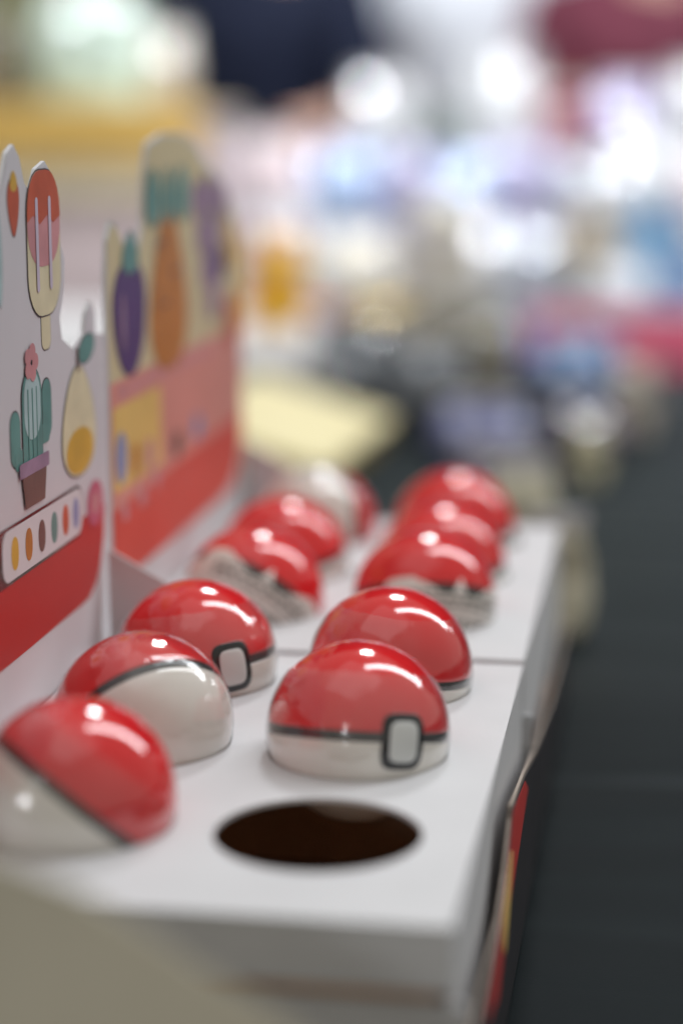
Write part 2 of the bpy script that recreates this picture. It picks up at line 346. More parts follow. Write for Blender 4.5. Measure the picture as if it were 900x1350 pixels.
pr([(0.557, 0.0280), (0.818, 0.0280), (0.830, 0.0285), (0.842, 0.033), (0.849, 0.040), (0.855, 0.052), (0.857, 0.0665), (0.557, 0.0665)], 'hred', 1, 'red_print')
# plain generic printed pictures (fruit, plants, an ice lolly) in place of the artwork
def grow(pts, d):
    n = len(pts); c = Vector((sum(p[0] for p in pts) / n, sum(p[1] for p in pts) / n)); out = []
    for k, p in enumerate(pts):
        t_ = Vector(pts[(k + 1) % n]) - Vector(pts[k - 1]); nn = Vector((t_.y, -t_.x)).normalized()
        out.append(tuple(Vector(p) + nn * d))
    return out
def art(pts, m, lev, parent=None, edge=0.0006, name='printed_shape'):
    pr(grow(pts, edge), 'line', lev, 'printed_outline', parent); pr(pts, m, lev + 1, name, parent)
def moon(cy, cz, r0, r1, a0, a1, n=16):
    o_ = [(cy + r0 * math.cos(R_(a0 + (a1 - a0) * k / n)), cz + r0 * math.sin(R_(a0 + (a1 - a0) * k / n))) for k in range(n + 1)]
    q = []
    for k in range(n - 1, 0, -1):
        t_ = k / n; rr = r0 - (r0 - r1) * math.sin(math.pi * t_); q.append((cy + rr * math.cos(R_(a0 + (a1 - a0) * t_)), cz + rr * math.sin(R_(a0 + (a1 - a0) * t_))))
    return o_ + q
# ice lolly
art(rrect(0.7715, 0.7835, 0.146, 0.166, 0.004), 'p_cr', 1)
art(rrect(0.756, 0.799, 0.160, 0.2185, 0.017), 'p_cr', 3)
pr(rrect(0.756, 0.799, 0.180, 0.2185, 0.017), 'p_pk', 5)
pr([(0.756, 0.1985), (0.764, 0.201), (0.772, 0.197), (0.782, 0.2005), (0.790, 0.197), (0.799, 0.1995)] + [p for p in rrect(0.756, 0.799, 0.180, 0.2185, 0.017) if p[1] > 0.2005], 'p_or', 6)
pr(rrect(0.766, 0.7695, 0.170, 0.208, 0.0017), 'p_lil', 7); pr(rrect(0.783, 0.7865, 0.170, 0.208, 0.0017), 'p_lil', 7)
# chilli, drops
art(oval(0.7345, 0.7475, 0.194, 0.216, taper=-0.4), 'p_or', 1); pr(oval(0.7375, 0.7455, 0.211, 0.219, taper=0.3), 'p_yel', 3)
art(oval(0.718, 0.7255, 0.168, 0.204), 'p_tll', 1)
# cactus in a pot
art(rrect(0.7285, 0.7405, 0.104, 0.126, 0.0058), 'p_tl', 1); pr(rrect(0.733, 0.748, 0.102, 0.110, 0.003), 'p_tl', 3)
art(rrect(0.7695, 0.7815, 0.110, 0.134, 0.0058), 'p_tl', 1); pr(rrect(0.764, 0.778, 0.108, 0.116, 0.003), 'p_tl', 3)
art(rrect(0.743, 0.768, 0.088, 0.141, 0.012), 'p_tl', 3)
pr(rrect(0.745, 0.766, 0.112, 0.1395, 0.0102), 'p_tll', 5)
for yy in (0.750, 0.7555, 0.761): pr(rrect(yy - 0.0006, yy + 0.0006, 0.095, 0.133, 0.0005, 2), 'p_tl', 6)
for k in range(5): pr(oval(0.7555 + 0.005 * math.cos(k * 1.257) - 0.004, 0.7555 + 0.005 * math.cos(k * 1.257) + 0.004, 0.143 + 0.0045 * math.sin(k * 1.257) - 0.0035, 0.143 + 0.0045 * math.sin(k * 1.257) + 0.0035, 12), 'p_pk', 7)
art([(0.739, 0.102), (0.743, 0.0855), (0.768, 0.0855), (0.772, 0.102)][::-1], 'p_br', 6); pr(rrect(0.7365, 0.7745, 0.0985, 0.1045, 0.001, 2), 'p_mv', 8)
# pear with a leaf
art(oval(0.823, 0.846, 0.134, 0.146, lean=0.3), 'p_tl', 1)
art(oval(0.796, 0.8435, 0.086, 0.134, e=2.1, taper=0.32), 'p_cr', 3); pr(oval(0.800, 0.840, 0.087, 0.107, e=2.1), 'p_yel', 5)
pr(rrect(0.8185, 0.8210, 0.131, 0.142, 0.0008, 2), 'p_br', 5)
pr(oval(0.829, 0.854, 0.059, 0.080), 'p_rose', 3)
pr(oval(0.8355, 0.8475, 0.0645, 0.0745), 'p_pk', 4)
for k in range(3):
    pr(rrect(0.853, 0.861, 0.112 + 0.0095 * k, 0.119 + 0.0095 * k, 0.0004, 2), 'hlight', 1, 'fine_print')
# the rounded strip with six small colour spots
pr(rrect(0.69, 0.8215, 0.0595, 0.0825, 0.008), 'dark', 3, 'strip_border')
pr(rrect(0.7135, 0.8203, 0.0608, 0.0812, 0.0068), 'hlight', 4, 'strip_panel')
for k, (y, c) in enumerate(((0.7285, 'p_yel'), (0.746, 'p_or2'), (0.763, 'p_br'), (0.780, 'p_tl'), (0.796, 'p_or'), (0.811, 'p_bl'))):
    pr(oval(y - 0.0045, y + 0.0045, 0.064, 0.0775, 14, e=2.2), c, 5, 'colour_spot')

# ---- second box
b2, zb2 = display_box(0.8545, 1.155, (0.93, 1.02, 1.11), 0.001, 'second white display box behind the nearest one, all its holes filled')
prof2 = [(0.856, -0.041), (0.90, -0.046), (0.98, -0.055), (1.06, -0.056), (1.155, -0.056), (1.155, zb2 + .002), (0.856, zb2 + .002)]
w2 = plate_x('carton_side', prof2, -0.0512, 0.0012, M['cut'], b2)
plate_x('side_print_and_shade', [(y, z - 0.0015 if z > -0.06 else z) for y, z in prof2], -0.0498, 0.0003, M['hshade'], w2)  # the second carton's side shade, painted as a black sheet
hd2 = [(0.868, -0.06), (1.160, -0.06), (1.160, 0.163), (1.150, 0.172), (1.125, 0.195), (1.10, 0.207), (1.075, 0.213), (1.045, 0.226), (1.015, 0.231), (0.975, 0.231), (0.945, 0.226), (0.938, 0.212), (0.935, 0.19),
       (0.925, 0.176), (0.912, 0.174), (0.900, 0.180), (0.888, 0.190), (0.878, 0.192), (0.871, 0.184), (0.868, 0.17)]
hc2 = plate_x('header_card', hd2, XH - 0.0016, 0.0016, M['card'], b2)
pr([(0.870, 0.105)] + [(1.158, 0.105)] + [(y, z - 0.0016) for y, z in hd2[2:-1]] + [(0.870, 0.168)], 'hcream', 0, 'cream_print', hc2)
pr([(0.870, 0.0225), (1.105, 0.0225), (1.13, 0.025), (1.148, 0.034), (1.158, 0.050), (1.158, 0.118), (0.870, 0.118)], 'hpink', 1, 'coral_print', hc2)
pr([(0.870, 0.0225), (1.105, 0.0225), (1.13, 0.025), (1.148, 0.034), (1.158, 0.050), (1.158, 0.064), (0.870, 0.058)], 'hred2', 2, 'red_print', hc2)
pr(rrect(0.873, 0.962, 0.066, 0.106, 0.002), 'hyell', 2, 'yellow_panel', hc2)
for k in range(9): pr(rrect(0.885 + 0.022 * k, 0.900 + 0.022 * k, 0.109, 0.115, 0.0006, 2), 'p_pk', 2, 'fine_print', hc2)
art(oval(0.878, 0.936, 0.118, 0.172, e=2.2, taper=-0.18), 'p_pu', 2, hc2); art(oval(0.896, 0.922, 0.166, 0.186, taper=0.5), 'p_tl', 4, hc2); pr(oval(0.890, 0.897, 0.13, 0.158), 'p_mv', 6, parent=hc2)
art(oval(0.948, 1.018, 0.112, 0.196, e=2.1, taper=0.45), 'p_or2', 2, hc2)
for zz, a_, b_ in ((0.176, 0.957, 0.975), (0.160, 0.985, 1.006), (0.145, 0.967, 0.985)): pr(rrect(a_, b_, zz, zz + 0.0018, 0.0008, 2), 'p_br', 5, parent=hc2)
for a_, b_ in ((0.940, 0.966), (0.972, 0.992), (0.998, 1.026)): art(oval(a_, b_, 0.186, 0.214, taper=0.2), 'p_tl', 5, hc2)
for k, (yy, zz) in enumerate(((1.05, 0.195), (1.078, 0.197), (1.105, 0.192), (1.06, 0.176), (1.09, 0.176), (1.07, 0.157), (1.10, 0.158), (1.083, 0.139))): art(oval(yy - 0.015, yy + 0.015, zz - 0.011, zz + 0.011, 16), 'p_mv' if k % 2 else 'p_pu' if k > 4 else 'p_mv', 2, hc2)
art(oval(1.112, 1.146, 0.108, 0.140), 'p_or', 2, hc2); art(oval(1.118, 1.148, 0.150, 0.184), 'p_yel', 2, hc2)
for a, c in (((0.876, 0.896, 0.069, 0.094), 'p_bl'), ((0.905, 0.918, 0.068, 0.085), 'p_or2'), ((0.930, 0.946, 0.066, 0.083), 'p_pk'), ((0.985, 1.005, 0.064, 0.078), 'p_br'), ((1.030, 1.050, 0.066, 0.080), 'p_bl'), ((0.885, 0.897, 0.050, 0.060), 'p_pk'), ((0.915, 0.930, 0.051, 0.062), 'p_pk'), ((0.945, 0.957, 0.055, 0.066), 'p_pk')):
    pr(oval(*a, 14), c, 4, 'colour_spot', hc2)
gusset(1.1565, b2, [(-0.2462, 0.046), (-0.222, 0.033), (-0.190, 0.012), (-0.168, 0.0005), (-0.168, -0.02), (-0.2462, -0.02)])

# ------------------------------------------------------------------ capsules
CR = 0.035
def sph(lat, lon, r): return (r * math.cos(lat) * math.cos(lon), r * math.cos(lat) * math.sin(lon), r * math.sin(lat))
def shell(prof, nl=72):
    """surface of revolution about z from a list of (radius, z)"""
    bm = bmesh.new(); rings = []
    for r, z in prof:
        rings.append([bm.verts.new((0, 0, z))] if r < 1e-7 else [bm.verts.new((r * math.cos(2 * math.pi * k / nl), r * math.sin(2 * math.pi * k / nl), z)) for k in range(nl)])
    for a, b in zip(rings, rings[1:]):
        for k in range(nl):
            k2 = (k + 1) % nl
            if len(a) == 1: bm.faces.new((a[0], b[k], b[k2]))
            elif len(b) == 1: bm.faces.new((a[k], a[k2], b[0]))
            else: bm.faces.new((a[k], a[k2], b[k2], b[k]))
    return bm
lat = lambda d, r=CR: (r * math.cos(R_(d)), r * math.sin(R_(d)))
def mesh_of(bm, name, m, smooth=True):
    o = fin(bm, name, m, smooth=smooth); me = o.data; bpy.data.objects.remove(o); return me
B0 = 3.2
up_me = mesh_of(shell([lat(B0, CR * 0.975), lat(B0, CR * 0.994)] + [lat(B0 + 0.8 + (89.2 - B0) * i / 26) for i in range(27)]), 'upper_shell', M['red'])
lo_me = mesh_of(shell([lat(-B0, CR * 0.975), lat(-B0, CR * 0.994)] + [lat(-B0 - 0.8 - (89.2 - B0) * i / 26) for i in range(27)]), 'lower_shell', M['white'])
bd_me = mesh_of(shell([(CR * 0.95, -CR * 0.07), lat(-B0 - 0.4, CR * 0.985), lat(-B0 + .3, CR * 0.992), lat(0, CR * 0.993), lat(B0 - .3, CR * 0.992), lat(B0 + 0.4, CR * 0.985), (CR * 0.95, CR * 0.07)]), 'seam_ring', M['dark'])
def patch(hw, hh, cu, cv, r0, r1, e=4.0, n=40, rings=6):
    """rounded plate lying on the sphere; u = longitude, v = latitude (radians)"""
    bm = bmesh.new(); rr = []
    def p(f, t, r):
        c, s = math.cos(t), math.sin(t); u = math.copysign(abs(c) ** (2 / e), c) * hw * f; v = math.copysign(abs(s) ** (2 / e), s) * hh * f
        return sph(cv + v, cu + u / math.cos(cv + v), r)
    for f, r in [(1.0, r0), (1.0, r1 - 0.0002)] + [(0.97 * (1 - k / rings), r1) for k in range(rings)]:
        rr.append([bm.verts.new(p(f, 2 * math.pi * k / n, r)) for k in range(n)])
    c = bm.verts.new(p(0, 0, r1))
    for a, b in zip(rr, rr[1:]):
        for k in range(n): bm.faces.new((a[k], a[(k + 1) % n], b[(k + 1) % n], b[k]))
    for k in range(n): bm.faces.new((rr[-1][k], rr[-1][(k + 1) % n], c))
    return bm
la_me = mesh_of(patch(0.25, 0.30, 0, -0.04, CR * 0.99, CR * 1.022), 'latch', M['dark'])
lf_me = mesh_of(patch(0.165, 0.215, 0, -0.04, CR * 1.02, CR * 1.034), 'latch_face', M['face'])
lb_me = mesh_of(patch(1.10, 0.43, 0, -0.30, CR * 0.999, CR * 1.006, e=8), 'label_sticker', M['label'])
def grid_film(lat0, lat1, seed, lon0=0, lon1=2 * math.pi, nl=120, nv=26):
    bm = bmesh.new(); full = lon1 - lon0 > 6.28; g = []
    for i in range(nl if full else nl + 1):
        lo = lon0 + (lon1 - lon0) * i / nl; c, s = math.cos(lo), math.sin(lo)
        top = lat1 + 0.05 * noise.noise((c * 1.2, s * 1.2, seed)) + 0.012 * noise.noise((c * 9, s * 9, seed + 5))
        col = []
        for j in range(nv + 1):
            la = lat0 + (top - lat0) * j / nv; q = Vector(sph(la, lo, 1))
            crink = max(0, noise.noise((c * 6 + seed, s * 6, la * 1.1))) * 0.012 + max(0, noise.noise((c * 15, s * 15 + seed, la * 1.6)) - 0.1) * 0.016
            col.append(bm.verts.new(q * CR * (1.011 + crink)))
        g.append(col)
    m = len(g)
    for i in range(m if full else m - 1):
        for j in range(nv): bm.faces.new((g[i][j], g[(i + 1) % m][j], g[(i + 1) % m][j + 1], g[i][j + 1]))
    return bm
film_mes = [mesh_of(grid_film(R_(-75), R_(a), s), 'shrink_film', M['film']) for a, s in ((40, 1.3), (46, 4.1), (30, 8.7))]

# fine print on the sticker: rows of short ink marks, one mesh
def print_mesh(seed):
    rnd = random.Random(seed); bm = bmesh.new()
    def q(u0, u1, v0, v1):
        k = 4; a = [[bm.verts.new(sph(v, u0 + (u1 - u0) * i / k, CR * 1.0075)) for v in (v0, v1)] for i in range(k + 1)]
        for i in range(k): bm.faces.new((a[i][0], a[i + 1][0], a[i + 1][1], a[i][1]))
    v = -0.06
    for row in range(3):
        u = -0.8
        while u < 0.75:
            w_ = rnd.uniform(0.05, 0.14); q(u, min(u + w_, 0.8), v - 0.04, v); u += w_ + rnd.uniform(0.015, 0.05)
        v -= 0.085
    for k in range(26):
        u = -0.78 + 0.036 * k; q(u, u + rnd.choice((0.010, 0.018, 0.024)), -0.62, -0.40)
    for row in range(5):
        u = 0.22
        while u < 0.78:
            w_ = rnd.uniform(0.04, 0.1); q(u, min(u + w_, 0.8), -0.39 - 0.05 * row - 0.024, -0.39 - 0.05 * row); u += w_ + 0.02
    return bm
pm_me = mesh_of(print_mesh(3), 'fine_print', M['ink'], False)

def capsule(pos, axis, latch_dir, label, film=None, sticker=None):
    """axis: direction of the red pole; latch_dir: where the latch (or the sticker) faces"""
    a = Vector(axis).normalized(); l = Vector(latch_dir); l = (l - a * l.dot(a)).normalized(); y = a.cross(l)
    mt = Matrix((l, y, a)).transposed()
    t = thing('toy_capsule', label, 'toy capsule', pos, 'red and white toy capsules set in the display boxes', mt.to_euler())
    link('upper_shell', up_me, None, t); link('lower_shell', lo_me, None, t); link('seam_ring', bd_me, None, t)
    la = link('latch', la_me, None, t); link('latch_face', lf_me, None, la)
    if film is not None: link('shrink_film', film_mes[film], None, t)
    if sticker is not None:
        s = link('label_sticker', lb_me, None, t); s.rotation_euler = (0, 0, sticker); link('fine_print', pm_me, None, s)
    return t
ZC = 0.0082
CAPS = [
    ((-0.195, 0.628, ZC), (0.559, 0.367, 0.744), (0.5, 0.8, -0.75), 'large blurred red capsule tipped on its side at the front left corner', 2, None),
    ((-0.195, 0.718, ZC), (-0.523, 0.603, 0.602), (-0.6, 0.6, -0.8), 'capsule tipped back with its white half facing forward, left row between two red ones', 1, None),
    ((-0.195, 0.808, ZC), (-0.163, 0.094, 0.982), (0.629, -0.759, 0.167), 'sharp red capsule beside the white corner gusset with grey latch facing right', 0, None),
    ((-0.110, 0.718, ZC), (0.013, 0.248, 0.969), (0.602, -0.783, 0.157), 'upright red capsule with grey latch in front, just behind the empty hole', 0, None),
    ((-0.110, 0.808, ZC), (0.108, 0.096, 0.989), (-0.3, 0.9, 0.0), 'sharp red capsule in crinkled film, right row, last one of the nearest box', 1, None),
    ((-0.110, 0.930, ZC), (-0.05, 0.424, 0.904), (-0.5, 0.8, 0.0), 'red capsule with a level printed sticker below its dome, second box front right', None, None),
    ((-0.195, 0.930, ZC - 0.001), (0.37, 0.60, 0.71), (0.5, 0.8, -0.3), 'red capsule leaning right with a slanted sticker of dark fine print', None, None),
    ((-0.197, 1.020, ZC - 0.003), (-0.20, -0.028, 0.979), (-0.5, 0.8, 0.0), 'plain red capsule in the left row between the slanted sticker and the pale capsule', None, None),
    ((-0.195, 1.110, ZC - 0.002), (0.634, 0.739, -0.228), (0.3, 0.6, 0.9), 'pale upturned capsule showing mostly white, back left of the second box', 2, None),
    ((-0.112, 1.020, ZC - 0.004), (-0.102, 0.006, 0.995), (-0.5, 0.8, 0.0), 'blurred red capsule, middle one of the right row in the second box', None, None),
    ((-0.114, 1.110, ZC - 0.002), (-0.01, 0.102, 0.995), (-0.5, 0.8, 0.0), 'blurred red capsule farthest back in the right row of the second box', None, None),
]
caps = [capsule(*c) for c in CAPS]
def add_sticker(t, face_dir):
    """paper sticker under the seam, turned about the capsule's axis to face a direction"""
    mt = t.rotation_euler.to_matrix(); d = mt.transposed() @ Vector(face_dir)
    s = link('label_sticker', lb_me, None, t); s.rotation_euler = (0, 0, math.atan2(d.y, d.x)); link('fine_print', pm_me, None, s)
add_sticker(caps[5], (0.55, -0.8, 0.0)); add_sticker(caps[6], (0.0, -1.0, -0.2))

# ------------------------------------------------------------------ goods on the table behind
def noisy(co, seed, amp, sc): return 1 + amp * noise.noise(Vector(co) * sc + Vector((seed, seed * 1.7, 0)))
def pouch(x, y, z, w, h, d, m, label, cat='bag', name='plush_bag', group='goods in clear bags on the stalls', rz=0.0):
    """crinkled bag: pinched top seam, swollen belly, standing on its flat base"""
    t = thing(name, label, cat, (x, y, z), group, (0, 0, rz))
    seed = random.random() * 50; bm = bmesh.new(); NU, NV = 36, 20; rings = []
    for j in range(NV + 1):
        v = j / NV; wid = 0.5 * w * (0.86 + 0.20 * math.sin(math.pi * min(1, v * 1.1))) * (1 - 0.10 * v ** 4)
        dep = 0.5 * d * (math.sin(math.pi * (0.18 + 0.80 * v)) ** 0.6 if v < 0.97 else 0.06)
        ring = []
        for i in range(NU):
            a = 2 * math.pi * i / NU; c, s = math.cos(a), math.sin(a)
            p = Vector((math.copysign(abs(c) ** 0.7, c) * wid, math.copysign(abs(s) ** 0.8, s) * max(dep, 0.002), v * h))
            f = noisy(p, seed, 0.16, 22) * noisy(p, seed + 9, 0.07, 60); ring.append(bm.verts.new((p.x * f, p.y * f, p.z)))
        rings.append(ring)
    for a, b in zip(rings, rings[1:]):
        for i in range(NU): bm.faces.new((a[i], a[(i + 1) % NU], b[(i + 1) % NU], b[i]))
    bm.faces.new(rings[0]); bm.faces.new(rings[-1]); fin(bm, 'bag_body', m, t, smooth=True)
    bm = bmesh.new(); bx(bm, -0.42 * w, 0.42 * w, -0.0025, 0.0025, h + 0.0005, h + 0.012); fin(bm, 'top_seal', M['card'], t)
    return t
def plush(x, y, z, h, m, label, m2=None, rz=math.pi, group='plush toys on the stalls', squat=1.0):
    """plain soft toy: seated body, head with two round ears, arms, feet, muzzle and eyes"""
    t = thing('plush_toy', label, 'plush toy', (x, y, z), group, (0, 0, rz)); k = h
    def ball(bm, c, r, s=(1, 1, 1), sub=3):
        res = bmesh.ops.create_icosphere(bm, subdivisions=sub, radius=1)
        for v in res['verts']:
            n_ = 1 + 0.05 * noise.noise(v.co * 3 + Vector(c) * 90); v.co = Vector((v.co.x * r * s[0], v.co.y * r * s[1], v.co.z * r * s[2])) * k * n_ + Vector(c) * k
    def part(name, mm, *balls):
        bm = bmesh.new()
        for b in balls: ball(bm, *b)
        return fin(bm, name, mm, t, smooth=True)
    part('body', m, ((0, 0, 0.27), 0.27, (0.95 * squat, 0.85, 1.0)))
    hd = part('head', m, ((0, 0.02, 0.68), 0.25, (1.08 * squat, 0.95, 0.95)))
    for s in (-1, 1):
        part('ear', m2 or m, ((0.19 * s, 0, 0.90), 0.095, (1, 0.55, 1))); part('arm', m, ((0.26 * s, 0.09, 0.36), 0.10, (0.9, 1, 1.6))); part('foot', m, ((0.17 * s, 0.24, 0.10), 0.10, (0.9, 1.2, 1)))
    o = part('muzzle', m2 or m, ((0, 0.235, 0.62), 0.095, (1.1, 0.7, 0.8)))
    for s in (-1, 1): part('eye', M['eye'], ((0.09 * s, 0.245, 0.73), 0.022, (1, 0.7, 1), 2))
    return t
def carton(x, y, z, w, d, h, m, label, m2=None, rz=0.0, name='box', cat='box', group=None):
    t = thing(name, label, cat, (x, y, z), group, (0, 0, rz))
    bm = bmesh.new(); bx(bm, -w / 2, w / 2, -d / 2, d / 2, 0, h * 0.72); fin(bm, 'box_body', m2 or m, t, bevel=0.001)
    bm = bmesh.new(); bx(bm, -w / 2 - 0.003, w / 2 + 0.003, -d / 2 - 0.003, d / 2 + 0.003, h * 0.72 + 0.0005, h); fin(bm, 'lid', m, t, bevel=0.002)
    return t
def bottle(x, y, z, r, h, m, mc, label):
    t = thing('bottle', label, 'bottle', (x, y, z)); bm = shell([(0, 0), (r * .92, 0), (r, h * .03), (r, h * .62), (r * .9, h * .70), (r * .45, h * .80), (r * .38, h * .86), (0, h * .865)], 32); fin(bm, 'bottle_body', m, t, smooth=True)
    bm = shell([(0, h * .866), (r * .44, h * .866), (r * .44, h), (0, h)], 24); fin(bm, 'cap', mc, t); return t
BG = {k: bag_mat(k.replace(' ', '_') + '_bag', c, 0.22 if k in ('white', 'ice blue', 'lavender', 'grey') else 0.0) for k, c in {
    'white': (0.78, 0.80, 0.84), 'ice blue': (0.42, 0.55, 0.80), 'pale pink': (0.76, 0.62, 0.66), 'cream': (0.76, 0.72, 0.62), 'lilac': (0.55, 0.36, 0.70), 'dark grey': (0.10, 0.115, 0.14), 'olive': (0.16, 0.14, 0.09),
    'violet blue': (0.16, 0.18, 0.42), 'dark purple': (0.05, 0.035, 0.10), 'blue': (0.12, 0.22, 0.45), 'lavender': (0.40, 0.38, 0.58), 'dark red': (0.25, 0.03, 0.06), 'dark green': (0.02, 0.07, 0.05), 'indigo': (0.10, 0.10, 0.34), 'beige': (0.62, 0.56, 0.48), 'mint': (0.60, 0.74, 0.66), 'grey': (0.40, 0.42, 0.47)}.items()}
P = BG
carton(-0.3507, 1.804, -0.0690, 0.14, 0.30, 0.035, M['yelbox'], 'flat pale yellow box tilted down to the right behind the capsules', M['brownside'], R_(-3)).rotation_euler = (0, R_(16), R_(-3))
carton(-0.62, 2.38, TZ + .001, 0.56, 0.52, 0.078, M['card'], 'wide low white box at the back left of the table', None, R_(-4))
plush(-0.475, 2.44, TZ + 0.08, 0.125, mat('yellow_plush', (0.80, 0.46, 0.02), 0.9, sheen=0.4, var=0.1), 'small bright yellow plush toy sitting on the wide white box', mat('red_plush', (0.55, 0.10, 0.03), 0.9, sheen=0.4))
pouch(-0.33, 2.15, TZ, 0.12, 0.115, 0.09, P['dark grey'], 'dark grey bag standing right behind the yellow box')
pouch(-0.402, 1.80, TZ, 0.07, 0.030, 0.06, P['grey'], 'little grey bag propping up the tilted yellow box')
pouch(-0.245, 2.10, TZ, 0.10, 0.10, 0.08, P['dark grey'], 'charcoal bag between the olive bag and the violet blue packet')
pouch(-0.228, 2.28, TZ, 0.13, 0.13, 0.10, P['olive'], 'olive brown bag under the big cream plush')
pouch(-0.172, 1.93, TZ, 0.095, 0.062, 0.06, P['violet blue'], 'violet blue packet beyond the back right capsules')
pouch(-0.142, 1.78, TZ, 0.095, 0.042, 0.07, P['dark purple'], 'flat dark purple packet in front of the violet blue one')
carton(-0.27, 2.46, TZ + .001, 0.20, 0.14, 0.10, M['jeans'], 'dark box carrying the big cream plush', None, R_(8))
plush(-0.268, 2.44, TZ + 0.102, 0.155, mat('cream_plush', (0.74, 0.70, 0.64), 0.9, sheen=0.4, var=0.15, vscale=30), 'big cream plush toy sitting on a dark box')
pouch(-0.345, 2.45, TZ, 0.13, 0.12, 0.09, M['gold'], 'gold foil bag shining next to the cream plush')
pouch(-0.095, 2.38, TZ, 0.115, 0.082, 0.09, P['blue'], 'blue packet below the pink trimmed counter')
pouch(-0.190, 2.40, TZ, 0.08, 0.10, 0.08, P['indigo'], 'indigo bag to the left of the blue packet')
plush(-0.030, 2.16, TZ, 0.085, mat('beige_plush', (0.62, 0.56, 0.49), 0.9, sheen=0.4, var=0.2, vscale=40), 'small beige plush toy at the far right of the black table')
plush(-0.065, 1.86, TZ, 0.058, mat('straw_plush', (0.66, 0.62, 0.44), 0.9, sheen=0.4, var=0.1), 'tiny straw coloured plush toy alone on the black cloth')
pouch(-0.080, 2.02, TZ, 0.085, 0.050, 0.07, P['dark purple'], 'dark packet behind the straw coloured plush')
for (x_, y_, w_, h_, r_, lb) in ((-0.098, 1.42, 0.055, 0.085, 20, 'cream pouch standing behind the right corner of the second box'), (-0.064, 1.285, 0.046, 0.072, 15, 'cream pouch just past the far right corner of the second box, nearer than its twin')):
    pouch(x_, y_, TZ, w_, h_, 0.026, bag_mat('cream_paper', (0.70, 0.67, 0.52)), lb, 'pouch', 'paper_pouch', 'cream pouches beside the second box', R_(r_))

# ---- display stand at the left back
t = thing('display_stand', 'tall display stand with an amber top board and pale pink back at the left', 'display stand', (-0.96, 2.95, FZ))
z0 = -FZ - 0.022
bm = bmesh.new(); bx(bm, -0.5, 0.303, -0.16, -0.14, z0 + 0.204, z0 + 0.285); fin(bm, 'top_board', M['amber'], t, bevel=0.003)
bm = bmesh.new(); bx(bm, -0.5, 0.303, -0.139, 0.12, z0 + 0.262, z0 + 0.275); fin(bm, 'shelf', M['creamp'], t)
bm = bmesh.new(); bx(bm, -0.5, 0.303, -0.15, -0.14, z0 + 0.150, z0 + 0.203); fin(bm, 'shelf_front', M['creamp'], t, bevel=0.002)
bm = bmesh.new(); bx(bm, -0.5, 0.303, -0.135, -0.12, 0.0, z0 + 0.149); fin(bm, 'front_panel', M['pinkp'], t)
for sx in (-0.5, 0.29):
    bm = bmesh.new(); bx(bm, sx, sx + 0.012, -0.119, 0.12, 0.0, z0 + 0.261); fin(bm, 'side_panel', M['pinkp'], t)
pouch(-0.845, 2.90, 0.2535, 0.17, 0.17, 0.10, P['mint'], 'pale mint bag on top of the amber board')
pouch(-0.735, 2.92, 0.2535, 0.07, 0.11, 0.08, P['beige'], 'beige bag beside the pale mint bag on the stand')
pouch(-1.02, 2.92, 0.2535, 0.14, 0.12, 0.09, P['olive'], 'olive bag at the left end of the stand')
t = thing('notice_board', 'olive green board standing behind the display stand', 'board', (-1.30, 3.7, FZ))
bm = bmesh.new(); bx(bm, -0.45, 0.32, -0.012, 0.012, 0.4, 1.75); fin(bm, 'board_panel', M['olive'], t)
for sx in (-0.4, 0.25):
    bm = bmesh.new(); bx(bm, sx, sx + 0.03, 0.013, 0.04, 0.0, 1.6); fin(bm, 'post', M['metal'], t)

# ---- far counter with stepped shelves
t = thing('counter', 'far stall counter with a white top and a pink red cloth trim', 'counter', (-0.05, 3.3, FZ))
bm = bmesh.new(); bx(bm, -0.75, 1.0, -0.30, 0.42, 0.0, 0.798); fin(bm, 'counter_body', M['jeans'], t)
bm = bmesh.new(); bx(bm, -0.76, 1.01, -0.31, 0.43, 0.799, 0.812); fin(bm, 'counter_top', M['whitecl'], t)
bm = bmesh.new(); bx(bm, -0.765, 1.015, -0.318, -0.3125, 0.722, 0.808); fin(bm, 'cloth_trim', M['pinkcl'], t)
bm = bmesh.new(); bx(bm, -0.74, 0.9, -0.06, 0.12, 0.8125, 0.905); fin(bm, 'step', M['whitecl'], t)
bm = bmesh.new(); bx(bm, -0.74, 0.9, 0.122, 0.40, 0.8125, 1.005); fin(bm, 'step', M['whitecl'], t)
C0, C1, C2 = -0.0375, 0.0555, 0.1555
row0 = [(-0.60, 'white', .13, .13, 'white bag at the left end of the front row on the far counter'), (-0.475, 'cream', .12, .10, 'cream bag second from the left on the far counter'), (-0.365, 'lilac', .075, .075, 'small lilac packet in the front row of the far counter'),
        (-0.29, 'white', .09, .12, 'white bag behind the big cream plush'), (-0.195, 'grey', .10, .11, 'grey bag right of the cream plush on the far counter'), (-0.065, 'white', .095, .055, 'low white packet with bright glints above the pink trim'), (0.035, 'blue', .06, .06, 'blue packet at the right end of the far counter')]
for x_, c, w_, h_, lb in row0: pouch(x_, 3.10, C0, w_, h_, 0.08, P[c], lb, rz=random.uniform(-.2, .2))
bottle(-0.118, 3.165, C0, 0.032, 0.16, M['brownbot'], M['card'], 'tan bottle with a white cap on the far counter')
bottle(-0.018, 3.19, C0, 0.036, 0.165, M['bluebot'], M['cap'], 'blue bottle on the far counter at the right edge')
